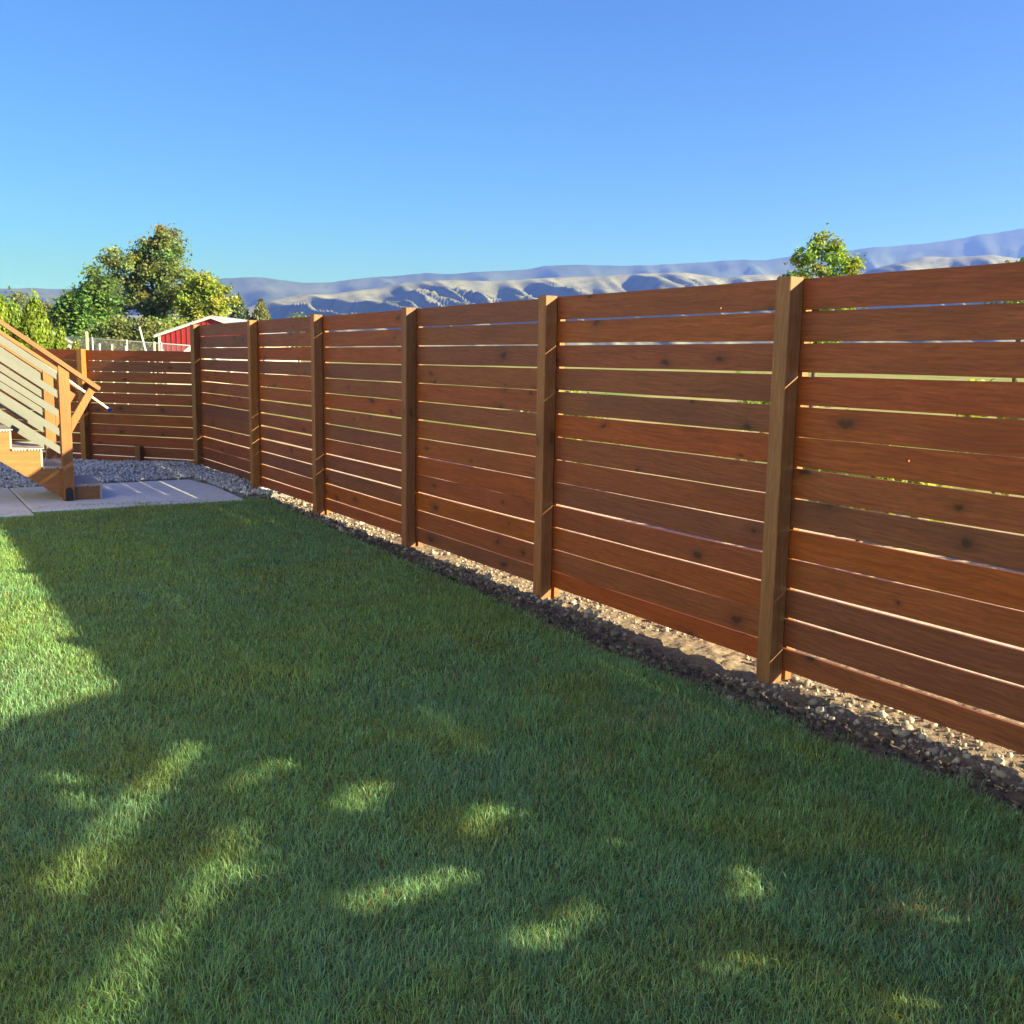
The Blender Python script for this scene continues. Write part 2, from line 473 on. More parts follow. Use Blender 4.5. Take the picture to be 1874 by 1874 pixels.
qz = np.where(gravel_in(qx, qy), gravel_h(qx, qy) - 0.01, -0.06)
M_GRAVELBASE = noisy('gravel_bed', (0.12, 0.12, 0.125), (0.26, 0.255, 0.25), 60, 0.9, bump=0.6, dist=0.02)
tag(mesh_obj('gravel_bed', np.stack([qx.ravel(), qy.ravel(), qz.ravel()], 1), grid_faces(*qx.shape), M_GRAVELBASE, smooth=True), kind='structure')
rg = np.random.default_rng(3)
px_, py_ = rg.uniform(-0.6, 3.95, 60000), rg.uniform(10.9, 16.8, 60000)
k = gravel_in(px_, py_)
px_, py_ = px_[k][:15000], py_[k][:15000]
sz = rg.uniform(0.012, 0.027, len(px_))
g0 = rg.uniform(0.24, 0.66, len(px_))
stones('gravel', np.stack([px_, py_, gravel_h(px_, py_) + 0.006], 1), sz, 0.7, np.stack([g0, g0 * rg.uniform(0.95, 1.0, len(g0)), g0 * rg.uniform(0.9, 1.05, len(g0))], 1))

# pebbles and clods in the soil strip
n = 8200
y_ = 1.0 + 10.4 * rg.random(n) ** 1.25
x_ = np.interp(y_, EDGE_Y, EDGE_X) + (3.98 - np.interp(y_, EDGE_Y, EDGE_X)) * rg.random(n)
keep = (rg.random(n) < np.where(x_ > 3.42, 1.0, 0.45)) & (vnoise(x_ * 3, y_ * 3 + 5) > 0.28)
x_, y_ = x_[keep], y_[keep]
sz = 0.0035 + 0.014 * rg.random(len(x_)) ** 3
big = rg.random(len(x_)) < 0.025
sz = np.where(big, rg.uniform(0.02, 0.034, len(x_)), sz)
b0 = rg.uniform(0.10, 0.42, len(x_)) * np.where(x_ < 3.45, 0.5, 1.0)
stones('pebbles', np.stack([x_, y_, bed_z(x_, y_) + sz * 0.25], 1), sz, 0.75, np.stack([b0, b0 * 0.86, b0 * 0.70], 1))
# dark bark mulch chips in the far part of the strip and along the lawn edge
n = 1700
y_ = 1.2 + 9.9 * rg.random(n)
x_ = np.interp(y_, EDGE_Y, EDGE_X) + 0.26 * rg.random(n) ** 1.3
sz = rg.uniform(0.008, 0.022, n)
d0 = rg.uniform(0.03, 0.15, n)
stones('mulch', np.stack([x_, y_, bed_z(x_, y_) + 0.004], 1), sz, 0.35, np.stack([d0, d0 * 0.8, d0 * 0.65], 1))

# ------------------------------------------------------------------ fences
def board_mesh(L, h, th, seed, bow=0.002):
    r = random.Random(seed)
    nx = 9
    a1, a2, p1, p2 = r.uniform(-bow, bow), r.uniform(-bow, bow), r.uniform(0, 6), r.uniform(0, 6)
    cup = r.uniform(-0.002, 0.002)
    v, f = [], []
    for i in range(nx + 1):
        u = i / nx
        x = -L / 2 + L * u
        up = a1 * math.sin(u * 3.1 + p1) + 0.0008 * math.sin(u * 17 + p2)
        dn = a2 * math.sin(u * 3.6 + p2) + 0.0008 * math.sin(u * 13 + p1)
        yo = cup * math.sin(u * math.pi)
        v += [(x, yo, -h / 2 + dn), (x, yo + th, -h / 2 + dn), (x, yo + th, h / 2 + up), (x, yo, h / 2 + up)]
    for i in range(nx):
        b = i * 4
        for q in range(4):
            w = (q + 1) % 4
            f.append((b + q, b + 4 + q, b + 4 + w, b + w))
    f += [(0, 1, 2, 3), (nx * 4 + 3, nx * 4 + 2, nx * 4 + 1, nx * 4)]
    return v, f

def post_mesh(w, z0, z1, ch=0.004):
    h = w / 2
    ring = [(-h + ch, -h), (h - ch, -h), (h, -h + ch), (h, h - ch), (h - ch, h), (-h + ch, h), (-h, h - ch), (-h, -h + ch)]
    v = [(x, y, z0) for x, y in ring] + [(x, y, z1 - ch) for x, y in ring] + [(x * 0.94, y * 0.94, z1) for x, y in ring]
    f = [tuple(range(16, 24))]
    for k in (0, 8):
        for i in range(8):
            j = (i + 1) % 8
            f.append((k + i, k + j, k + 8 + j, k + 8 + i))
    return v, f

PITCHB = 0.1475
TH = 0.019
PW = 0.089
def gaps_for(seed, n):
    r = random.Random(seed)
    return [max(0.0035, min(0.019, r.gauss(0.0090, 0.0030))) for _ in range(n)]

def fence_panel(root, x0, y0, ang, L, ztop, nb, zbot, seed):
    """boards of one bay; local X of a board runs along the bay, its front faces the yard"""
    g = gaps_for(seed, nb)
    z = ztop
    c, s = math.cos(ang), math.sin(ang)
    for i in range(nb):
        top = z
        bot = ztop - (i + 1) * PITCHB + g[i] * 0.5 if i < nb - 1 else zbot
        h = top - bot
        v, f = board_mesh(L - 0.003, h, TH, seed * 50 + i)
        o = mesh_obj('board', v, f, M_BOARD, root)
        o.location = (x0 + c * L / 2, y0 + s * L / 2, (top + bot) / 2)
        o.rotation_euler = (random.Random(seed * 91 + i).uniform(-0.006, 0.006), random.Random(seed * 7 + i).uniform(-0.0011, 0.0011), ang)
        z = ztop - (i + 1) * PITCHB - g[i] * 0.5

def fence_post(root, x, y, ang, z1, z0=-0.35, name='post'):
    v, f = post_mesh(PW, z0, z1)
    o = mesh_obj(name, v, f, M_POST, root)
    o.location = (x, y, 0)
    o.rotation_euler = (0, 0, ang)
    return o

main = tag(empty('board_fence', (FX, 7.0, 0)), 'long tall reddish brown fence of horizontal boards along the lawn and soil strip', 'fence')
ZT = 1.92
PY = [0.03, 1.40, 3.43, 5.47, 7.48, 9.51, 11.51, 13.98]
def loc(o):                                   # keep world coordinates while parented to an Empty off the origin
    return o
main.location = (0, 0, 0)
WIDE = {0: {4: 0.0185}, 1: {2: 0.0175}, 5: {7: 0.0175, 8: 0.0185, 6: 0.016}, 4: {8: 0.016}}     # bays with a wider gap that lets a streak of sun through
for i in range(len(PY) - 1):
    a, b = PY[i] + PW / 2, PY[i + 1] + PW / 2
    # local +X must run towards -Y so that local -Y (front) faces the yard (-X)
    g = gaps_for(100 + i, 13)
    for jj, gv_ in WIDE.get(i, {}).items():
        g[jj] = gv_
    z = ZT + [0, 0, 0.004, 0, -0.003, 0.002, 0][i]
    top0 = z
    for j in range(13):
        top = z
        bot = top0 - (j + 1) * PITCHB + g[j] * 0.5 if j < 12 else 0.04 + random.Random(i).uniform(-0.008, 0.008)
        v, f = board_mesh(b - a - 0.003, top - bot, TH, (100 + i) * 50 + j)
        o = mesh_obj('board', v, f, M_BOARD, main)
        o.location = (FX, (a + b) / 2, (top + bot) / 2)
        o.rotation_euler = (random.Random(i * 91 + j).uniform(-0.006, 0.006), random.Random(i * 17 + j).uniform(-0.0010, 0.0010), -math.pi / 2)
        z = top0 - (j + 1) * PITCHB - g[j] * 0.5
for i, y in enumerate(PY):
    fence_post(main, FX - PW / 2 - 0.003, y + PW / 2, 0.0 if i < 7 else 0.33, ZT + 0.006 + 0.004 * (i % 2))
    # batten behind the joint of the boards
    mb = MB().box(FX + TH + 0.004, FX + TH + 0.042, y + 0.002, y + PW - 0.002, -0.3, ZT - 0.004)
    mb.build('rear_batten', M_POST, main)

def knot_hole(y, z, r):
    """a knot that has dropped out of a board: a real hole through it"""
    for o in main.children:
        if o.name.startswith('board') and abs(o.location.y - y) < 0.95 and abs(o.location.z - z) < 0.06:
            mb = MB().tube((FX - 0.05, y, z), (FX + 0.08, y, z), r, r * 0.9, 9)
            cut = mb.build('cutter', M_BOARD)
            m = o.modifiers.new('hole', 'BOOLEAN')
            m.object = cut
            m.operation = 'DIFFERENCE'
            m.solver = 'EXACT'
            bpy.context.view_layer.update()
            ev = o.evaluated_get(bpy.context.evaluated_depsgraph_get())
            me = bpy.data.meshes.new_from_object(ev)
            o.modifiers.clear()
            o.data = me
            bpy.data.objects.remove(cut, do_unlink=True)
            return
KH = [(3.987, 1.806), (2.796, 1.126)]
knot_hole(KH[0][0], KH[0][1], 0.010)
knot_hole(KH[1][0], KH[1][1], 0.0085)

back = tag(empty('board_fence', (0, 0, 0)), 'lower reddish brown board fence closing the yard behind the stairs and gravel', 'fence')
ang = math.atan2(-BFD[1], -BFD[0])            # local +X towards the corner, front faces the yard
BT = 1.575
BL = 1.93
for i in range(4):
    p1 = BF0 + BFD * (i * BL)
    p0 = BF0 + BFD * ((i + 1) * BL)
    fence_panel(back, p0[0], p0[1], ang, BL, BT + 0.004 * i, 11, 0.0 + 0.02 * (i == 1), 300 + i)
nrm = np.array([-BFD[1], BFD[0]])             # towards the yard
nrm = nrm if nrm[1] < 0 else -nrm
for i in range(1, 5):
    p = BF0 + BFD * (i * BL) + nrm * (PW / 2 + 0.003)
    fence_post(back, p[0], p[1], ang, BT + 0.012)
    q = BF0 + BFD * (i * BL) - nrm * (TH + 0.024)
    o = MB().box(-0.043, 0.043, -0.019, 0.019, -0.3, BT - 0.006).build('rear_batten', M_POST, back)
    o.location = (q[0], q[1], 0)
    o.rotation_euler = (0, 0, ang)
p = BF0 + BFD * 0.98 + nrm * (PW / 2 + 0.003)
fence_post(back, p[0], p[1], ang, 0.26, -0.2, 'stub_post')

# ------------------------------------------------------------------ staircase
st = tag(empty('staircase', (0, 0, 0)), 'orange cedar outdoor staircase with grey slat railings and black post bracket', 'staircase')
YN, YF = 11.30, 12.28            # near and far side planes
RISE, RUN, X1, Z1 = 0.197, 0.278, 1.955, 0.172
NSTEP = 8
SL = 0.715
def step_xz(i):
    return X1 - i * RUN, Z1 + i * RISE
for yy in (YN + 0.055, YF - 0.095):
    # saw-tooth stringer, in two pieces like the photo: the low box step and the flight
    pts = [(X1 - RUN + 0.005, 0.012), (X1 - 0.022, 0.012), (X1 - 0.022, Z1 - 0.026), (X1 - RUN + 0.005, Z1 - 0.026)]
    MB().prism(pts, yy, yy + 0.04).build('step_box', M_CEDAR, st)
    pts = [(X1 - RUN, 0.03)]
    for i in range(1, NSTEP):
        x, z = step_xz(i)
        pts += [(x - 0.022, z - RISE - 0.026 if i == 1 else z - RISE - 0.024), (x - 0.022, z - 0.026)]
    xe, ze = step_xz(NSTEP)
    pts += [(xe - 0.022, step_xz(NSTEP - 1)[1] - 0.026), (xe - 0.022, ze - 0.26 - 0.1)]
    pts += [(X1 - RUN - 0.10, 0.03)]
    MB().prism(pts, yy, yy + 0.04).build('stringer', M_CEDAR, st)
for i in range(NSTEP):
    x, z = step_xz(i)
    for a, b in ((x - 0.137, x + 0.012), (x - RUN - 0.004, x - 0.141)):
        mb = MB().box(a, b, YN + 0.045, YF - 0.05, z - 0.011, z)
        k = a + 0.006
        while k < b - 0.012:                       # grooved underside of a composite board
            mb.box(k, k + 0.015, YN + 0.046, YF - 0.051, z - 0.025, z - 0.0112)
            k += 0.0268
        mb.build('tread_board', M_TREAD, st)
    MB().box(x - 0.0215, x - 0.002, YN + 0.052, YF - 0.052, (z - RISE if i else 0.012) + 0.001, z - 0.026).build('riser', M_RISER, st)
def newel(x0, y0, top, z0=0.0):
    w = 0.10
    b = MB()
    b.prism([(x0, z0), (x0 + w, z0), (x0 + w, top - w * SL), (x0, top)], y0, y0 + w)
    return b.build('newel_post', M_CEDARZ, st)
newel(1.577, YN, 1.412, 0.012)
newel(1.555, YF - 0.02, 1.37, 0.012)
for k in (1, 2):
    newel(1.577 - 1.05 * k, YN, 1.412 + 1.05 * k * SL, 0.4 + 0.7 * (k - 1))
    newel(1.555 - 1.05 * k, YF - 0.02, 1.37 + 1.05 * k * SL, 0.4 + 0.7 * (k - 1))
# black post bracket at the foot of the near newel
def bracket(x0, y0):
    w, h = 0.074, 0.158
    pts = [(x0, 0.012), (x0 + w, 0.012), (x0 + w, h - 0.035), (x0 + w * 0.75, h - 0.008), (x0 + w * 0.5, h), (x0 + w * 0.25, h - 0.008), (x0, h - 0.035)]
    MB().prism(pts, y0 - 0.005, y0 + 0.001).build('post_bracket', M_BRACKET, st)
bracket(1.590, YN)
def sloped(name, xa, za, xb, zb, hv, y0, y1, mat, plumb=True):
    """board parallel to the flight; hv is its vertical height, ends cut plumb"""
    L = math.hypot(xb - xa, zb - za)
    a = math.atan2(zb - za, xb - xa)
    hp = hv * math.cos(a)
    k = math.tan(a) * hp
    if plumb:
        pts = [(0, 0), (L, 0), (L - k, -hp), (-k, -hp)]
    else:
        pts = [(0, 0), (L - 0.012, 0), (L, -0.012), (L, -hp + 0.006), (L - 0.006, -hp), (0, -hp)]
    o = MB().prism(pts[::-1], 0, y1 - y0).build(name, mat, st)
    o.location = (xa, y0, za)
    o.rotation_euler = (0, -a, 0)
    return o
XT = -0.35
def slope_from(xr, zr, xl):
    return zr + (xr - xl) * SL
for (y0, xr, dz, dx) in ((YN, 1.575, 0.0, 0.0), (YF - 0.02, 1.553, -0.030, -0.02)):
    # handrail on top, runs past the newel and is cut round at the end
    sl2 = 0.735
    xe = 1.978 if dz == 0 else 1.93
    ze = 1.180 + dz
    sloped('handrail', XT, ze + (xe - XT) * sl2, xe, ze, 0.052, y0 - 0.022, y0 + 0.085, M_CEDAR, plumb=False)
    sloped('rail_cap', XT, slope_from(xr, 1.380 + dz, XT), xr - 0.004, 1.380 + dz, 0.040, y0 + 0.004, y0 + 0.095, M_CEDAR)
    for zt in (1.337, 1.150, 0.955, 0.765, 0.580):
        sloped('slat', XT, slope_from(xr, zt + dz, XT), xr - 0.016 + dx * 0.3, zt + dz, 0.080, y0 + 0.010, y0 + 0.034, M_SLAT)
    # brace between newel and rail end
    bx0, bz0, bx1, bz1 = (xr + 0.106, 0.72 + dz, xr + 0.312, 1.152 + dz)
    d = Vector((bx1 - bx0, 0, bz1 - bz0)).normalized()
    w = 0.064
    nx_, nz_ = -d.z, d.x
    pts = [(bx0, bz0), (bx1 + 0.03, bz1 - 0.018), (bx1 - 0.025, bz1 + 0.022), (bx0, bz0 + 0.15)]
    MB().prism(pts, y0 + 0.008, y0 + 0.07).build('brace', M_CEDARZ, st)
# landing the flight climbs to, outside the picture
for i in range(9):
    xa = step_xz(NSTEP)[0] - 0.14 * (i + 1)
    MB().box(xa, xa + 0.134, YN - 0.6, YF + 0.8, step_xz(NSTEP)[1] - 0.20 - 0.025, step_xz(NSTEP)[1] - 0.20).build('deck_board', M_TREAD, st)
for xa in (-0.5, -1.5):
    for ya in (YN - 0.45, YF + 0.6):
        MB().box(xa, xa + 0.1, ya, ya + 0.1, 0.012, step_xz(NSTEP)[1] - 0.226).build('deck_post', M_CEDARZ, st)

pole = tag(empty('extension_pole', (0, 0, 0)), 'pale telescopic pole with a blue tip lying along the stair railing', 'pole')
pa, pb = Vector((1.30, 12.19, 1.622)), Vector((2.20, 12.19, 0.915))
MB().tube(pa, pb, 0.015, 0.013, 10).build('shaft', M_ALU, pole, True)
dd = (pb - pa).normalized()
MB().tube(pb - dd * 0.005, pb + dd * 0.035, 0.021, 0.021, 10).build('tip', M_BLUE, pole, True)

# ------------------------------------------------------------------ foliage helpers
def leaf_mesh(name, pos, size, cols, mat, parent, rng, upbias=0.35, aspect=0.62):
    n = len(pos)
    nv = rng.normal(size=(n, 3))
    nv[:, 2] = np.abs(nv[:, 2]) + upbias
    nv /= np.linalg.norm(nv, axis=1)[:, None]
    a = np.cross(nv, rng.normal(size=(n, 3)))
    a /= np.linalg.norm(a, axis=1)[:, None]
    b = np.cross(nv, a)
    s = size[:, None]
    v = np.stack([pos - a * s, pos - b * s * aspect + nv * s * 0.12, pos + a * s, pos + b * s * aspect + nv * s * 0.12], 1)
    f = np.arange(n * 4).reshape(n, 4)
    return mesh_obj(name, v.reshape(-1, 3), f, mat, parent, col=np.repeat(cols, 4, axis=0))

def crown_points(blobs, nclump, per, cr, rng, inner=0.45):
    w = np.array([b[3] * b[4] * b[5] for b in blobs]) ** 0.67
    pick = rng.choice(len(blobs), nclump, p=w / w.sum())
    B = np.array(blobs)[pick]
    d = rng.normal(size=(nclump, 3))
    d /= np.linalg.norm(d, axis=1)[:, None]
    r = inner + (1.0 - inner) * rng.random(nclump) ** 0.55
    cen = B[:, :3] + d * r[:, None] * B[:, 3:6] * (0.86 + 0.22 * rng.random(nclump)[:, None])
    idx = np.repeat(np.arange(nclump), per)
    pts = cen[idx] + rng.normal(size=(nclump * per, 3)) * cr * (0.55 + 0.6 * rng.random(nclump)[idx][:, None]) * np.array([1, 1, 0.7])
    return cen, idx, pts

def tree(name, label, base, trunk_r, blobs, nclump, per, cr, leaf, tint, seed, limbs=7, group=None, lean=(0, 0), var=0.22, cat='tree'):
    rng = np.random.default_rng(seed)
    root = tag(empty(name, base), label, cat, group)
    B = [(b[0], b[1], b[2], b[3], b[4], b[5]) for b in blobs]
    zt = max(b[2] for b in B)
    mb = MB()
    p = Vector((0, 0, -0.3))
    r = trunk_r
    for k in range(5):
        q = Vector((lean[0] * (k + 1) / 5 + rng.normal() * trunk_r * 0.25, lean[1] * (k + 1) / 5 + rng.normal() * trunk_r * 0.25, zt * (k + 1) / 5))
        mb.tube(p, q, r, r * 0.74, 9)
        p, r = q, r * 0.74
    mb.build('trunk', M_BARK, root, True)
    cen, idx, pts = crown_points(B, nclump, per, cr, rng)
    lm = MB()
    for k in range(limbs):
        c = cen[rng.integers(len(cen))]
        u = rng.uniform(0.3, 0.75)
        s0 = Vector((lean[0] * u, lean[1] * u, zt * u))
        mid = (s0 + Vector(c)) / 2 + Vector((0, 0, 0.08 * zt))
        lm.tube(s0, mid, trunk_r * 0.42, trunk_r * 0.26, 6)
        lm.tube(mid, Vector(c), trunk_r * 0.26, trunk_r * 0.08, 6)
    lm.build('limbs', M_BARK, root, True)
    cv = 1 + var * rng.normal(size=(nclump, 1))
    hue = 1 + 0.14 * rng.normal(size=(nclump, 3)) * np.array([1, 0.4, 0.8])
    cols = np.clip(np.array(tint)[None] * cv[idx] * hue[idx] * (1 + 0.18 * rng.normal(size=(len(pts), 1))), 0.008, 0.6)
    leaf_mesh('crown', pts, leaf * (0.6 + 0.8 * rng.random(len(pts))), cols, M_LEAF, root, rng)
    return root

GZ = -0.13
# ------------------------------------------------------------------ trees and plants beyond the fences
tree('broadleaf_tree', 'tallest olive green tree rising behind the red barn', (25.3, 113.5, GZ), 0.55,
     [(1.6, -0.8, 12.6, 2.0, 2.0, 2.0), (0.3, -0.2, 11.0, 2.8, 2.6, 2.3), (-2.3, 0.8, 10.6, 2.4, 2.4, 2.2), (-3.0, 1.3, 8.2, 2.4, 2.2, 2.2), (2.2, -1.2, 9.0, 2.6, 2.2, 2.2), (0.0, 0, 7.2, 3.4, 2.6, 1.8), (-1.0, 0, 5.0, 3.4, 2.6, 1.6)],
     185, 100, 0.50, 0.18, (0.165, 0.215, 0.085), 21, limbs=14, lean=(0.8, -0.4))
tree('broadleaf_tree', 'dense dark green tree with pointed top at the left of the tall olive tree', (17.9, 106.6, GZ), 0.4,
     [(0.6, -0.3, 8.4, 1.2, 1.2, 1.6), (0.2, -0.1, 6.4, 2.1, 2.0, 1.8), (-1.5, 0.9, 5.4, 1.7, 1.6, 2.0), (0.6, -0.3, 3.6, 2.7, 2.3, 1.9), (-1.6, 0.9, 2.6, 1.9, 1.7, 1.7)],
     200, 130, 0.48, 0.17, (0.125, 0.215, 0.062), 22, limbs=8)
tree('broadleaf_tree', 'bright yellow green tree just above the red barn roof', (28.4, 105.9, GZ), 0.3,
     [(0.4, -0.2, 8.6, 1.5, 1.5, 1.4), (1.3, -0.8, 7.3, 1.7, 1.5, 1.5), (-0.5, 0.3, 6.6, 1.7, 1.6, 1.7), (0.5, -0.3, 5.0, 1.7, 1.6, 1.5)],
     140, 110, 0.42, 0.17, (0.270, 0.330, 0.072), 23, limbs=9)
tree('shrub', 'rounded light green bush left of the red barn gable', (24.1, 100.2, GZ), 0.14,
     [(0, 0, 3.6, 1.5, 1.4, 1.5), (0.9, -0.5, 2.4, 1.4, 1.2, 1.5), (-0.9, 0.5, 2.2, 1.4, 1.2, 1.5)], 100, 110, 0.38, 0.15, (0.210, 0.290, 0.072), 24, limbs=5, cat='shrub')
for i, (bx_, by_, hh, tt, lb) in enumerate([
        (16.8, 98.2, 4.2, (0.150, 0.220, 0.068), 'low thick shrub under the pointed dark tree'),
        (19.0, 96.6, 4.8, (0.180, 0.225, 0.078), 'wide olive shrub in front of the tall tree beside the leaning post'),
        (21.4, 95.0, 4.6, (0.205, 0.240, 0.082), 'pale olive shrub between the leaning post and the light green bush')]):
    tree('shrub', lb, (bx_, by_, GZ), 0.10,
         [(0, 0, hh * 0.55, 1.9, 1.5, hh * 0.42), (1.1, -0.5, hh * 0.4, 1.4, 1.2, hh * 0.38), (-1.1, 0.5, hh * 0.4, 1.4, 1.2, hh * 0.4)],
         110, 110, 0.40, 0.15, tt, 30 + i, limbs=4, cat='shrub')
tree('broadleaf_tree', 'small leafy tree poking above the fence in front of the blue mountain', (23.25, 20.9, GZ), 0.11,
     [(0.85 * u, -0.527 * u, z, r, r, r * 0.85) for u, z, r in ((-0.10, 4.92, 0.46), (0.42, 4.80, 0.40), (0.74, 4.48, 0.32), (-0.52, 4.60, 0.42), (-0.86, 4.02, 0.22), (0.58, 3.92, 0.36), (0.0, 4.15, 0.5), (-0.3, 3.4, 0.7), (0.4, 3.1, 0.7), (0.0, 2.3, 0.8))],
     150, 85, 0.13, 0.055, (0.235, 0.320, 0.070), 41, limbs=16)
tree('broadleaf_tree', 'treetop just peeping over the fence below the far grey hills', (37.6, 23.8, GZ), 0.14,
     [(0.0, 0, 5.0, 0.8, 0.8, 0.75), (0, 0, 3.8, 1.2, 1.2, 0.9)], 60, 50, 0.2, 0.08, (0.13, 0.22, 0.06), 42, limbs=6)
tree('broadleaf_tree', 'small green treetop showing over the middle of the long fence', (24.5, 67.2, GZ), 0.12,
     [(0.0, 0, 3.9, 0.7, 0.7, 0.6), (0.7, -0.4, 3.6, 0.5, 0.5, 0.5), (0, 0, 2.6, 1.0, 1.0, 0.9)], 40, 50, 0.2, 0.09, (0.18, 0.26, 0.065), 43, limbs=5)
tree('broadleaf_tree', 'rounded green tree rising above the clipped cedar hedge', (5.6, 66.4, GZ), 0.3,
     [(0, 0, 4.2, 1.1, 1.1, 1.3), (-1.0, 0.3, 3.6, 1.3, 1.2, 1.4)], 60, 70, 0.3, 0.13, (0.15, 0.25, 0.065), 44, limbs=6)
for i, (bx_, by_, h_, w_, lb) in enumerate([(22.6, 209.0, 12.4, 5.0, 'hazy grey green tree far behind the cedar hedge'), (27.0, 206.5, 11.2, 4.6, 'distant hazy tree beside the white house'),
                                            (31.6, 204.0, 8.6, 4.0, 'distant hazy tree behind the pointed dark tree'), (17.6, 212.0, 9.8, 4.4, 'distant dull green tree behind the rounded tree')]):
    tree('broadleaf_tree', lb, (bx_, by_, GZ), 0.4,
         [(0, 0, h_ - w_ * 0.45, w_ * 0.5, w_ * 0.5, w_ * 0.45), (1.2, -0.6, h_ * 0.5, w_ * 0.6, w_ * 0.5, h_ * 0.32), (-1.4, 0.8, h_ * 0.45, w_ * 0.6, w_ * 0.5, h_ * 0.32)],
         50, 60, 0.75, 0.3, (0.15, 0.18, 0.09), 50 + i, limbs=5, group='distant trees')

def conifer(name, label, base, h, r, tint, seed, n=5200, leaf=0.2, group=None, cat='conifer'):
    rng = np.random.default_rng(seed)
    root = tag(empty(name, base), label, cat, group)
    MB().tube((0, 0, -0.2), (0, 0, h * 0.97), r * 0.09, r * 0.012, 8).build('trunk', M_BARK, root, True)
    tier = rng.integers(0, 15, n) / 15.0
    u = np.clip(tier + 0.035 * rng.normal(size=n), 0.02, 1)
    nb = 9
    az = (rng.integers(0, nb, n) * 2 * math.pi / nb + tier * 7.3) + 0.22 * rng.normal(size=n)
    rr = r * (1 - u) ** 0.85 * rng.random(n) ** 0.5
    z = h * (0.10 + 0.9 * u) - 0.25 * rr + 0.05 * h * 0.3 * rng.normal(size=n)
    pts = np.stack([rr * np.cos(az), rr * np.sin(az), z], 1)
    cols = np.clip(np.array(tint)[None] * (1 + 0.25 * rng.normal(size=(n, 1))), 0.006, 0.5)
    leaf_mesh('crown', pts, leaf * (0.6 + 0.7 * rng.random(n)), cols, M_LEAF, root, rng, 0.1, 0.4)
    return root
conifer('conifer', 'dark bluish conifer right behind the barn roof', (42.2, 138.6, GZ), 9.7, 4.2, (0.085, 0.125, 0.090), 61, leaf=0.3)
conifer('conifer', 'paler olive conifer standing against the dark one', (44.7, 137.0, GZ), 9.2, 4.2, (0.170, 0.190, 0.100), 62, leaf=0.3)

def arborvitae(name, label, base, h, r, tint, seed, n=14000, leaf=0.05, group=None):
    rng = np.random.default_rng(seed)
    root = tag(empty(name, base), label, 'arborvitae', group)
    MB().tube((0, 0, -0.2), (0, 0, h * 0.9), r * 0.12, r * 0.02, 8).build('trunk', M_BARK, root, True)
    nc = 240
    u = rng.random(nc) ** 0.8
    az = rng.random(nc) * 2 * math.pi
    prof = np.minimum(1.0, (1 - u) ** 0.5 * 1.45) * (0.78 + 0.22 * np.minimum(1, u / 0.2))
    rad = r * prof * (0.84 + 0.2 * rng.random(nc))
    cen = np.stack([rad * np.cos(az), rad * np.sin(az), 0.05 + h * 0.95 * u], 1)
    idx = rng.integers(0, nc, n)
    pts = cen[idx] * np.array([1, 1, 1]) + rng.normal(size=(n, 3)) * np.array([0.09 * r, 0.09 * r, 0.055 * h])
    pts[:, :2] *= (0.72 + 0.34 * rng.random((n, 1)) ** 0.6)
    cv = 1 + 0.25 * rng.normal(size=(nc, 1))
    cols = np.clip(np.array(tint)[None] * cv[idx] * (1 + 0.2 * rng.normal(size=(n, 1))), 0.01, 0.6)
    # upright sprays
    nv = np.stack([np.cos(az)[idx], np.sin(az)[idx], np.zeros(n)], 1) + 0.55 * rng.normal(size=(n, 3))
    nv /= np.linalg.norm(nv, axis=1)[:, None]
    up = np.array([0, 0, 1.0]) + 0.3 * rng.normal(size=(n, 3))
    a = up - nv * np.sum(up * nv, 1)[:, None]
    a /= np.linalg.norm(a, axis=1)[:, None]
    b = np.cross(nv, a)
    s = (leaf * (0.6 + 0.8 * rng.random(n)))[:, None]
    v = np.stack([pts - a * s, pts - b * s * 0.55, pts + a * s * 1.3, pts + b * s * 0.55], 1)
    mesh_obj('crown', v.reshape(-1, 3), np.arange(n * 4).reshape(n, 4), M_LEAF, root, col=np.repeat(cols, 4, axis=0))
    return root
arborvitae('arborvitae', 'lime green columnar cedar standing next to the small cone shaped cedar', (4.55, 37.1, GZ), 3.25, 0.60, (0.165, 0.235, 0.030), 71)
arborvitae('arborvitae', 'lime green columnar cedar farther from the small cedar, partly hidden by the stair rail', (3.45, 37.75, GZ), 3.4, 0.62, (0.165, 0.235, 0.030), 72)
arborvitae('arborvitae', 'darker columnar cedar squeezed between two lime green ones', (4.30, 40.6, GZ), 3.2, 0.5, (0.15, 0.23, 0.04), 73)
arborvitae('arborvitae', 'small cone shaped lime cedar beside the chain link fence', (4.63, 32.4, GZ), 2.22, 0.30, (0.165, 0.235, 0.030), 74, n=5000, leaf=0.04)
arborvitae('shrub', 'tiny yellow green shrub at the foot of the small cone cedar', (4.98, 32.2, GZ), 1.92, 0.24, (0.19, 0.22, 0.045), 75, n=3000, leaf=0.035)['category'] = 'shrub'

# plants right behind the long fence, seen through the gaps
for i, (bx_, by_, h_, w_) in enumerate([(7.6, 6.2, 1.1, 0.8), (9.4, 9.0, 1.5, 1.0), (8.2, 3.9, 1.2, 0.9), (10.5, 6.6, 1.6, 1.0), (9.0, 13.0, 1.3, 1.0)]):
    tree('shrub', ['low green shrub glimpsed through the fence gaps'][0], (bx_, by_, GZ), 0.04,
         [(0, 0, h_ * 0.6, w_ * 0.6, w_ * 0.6, h_ * 0.4), (0.3, -0.2, h_ * 0.4, w_ * 0.5, w_ * 0.5, h_ * 0.35)], 30, 50, 0.12, 0.05, (0.23, 0.30, 0.06), 80 + i, limbs=4, group='shrubs behind the fence', cat='shrub')

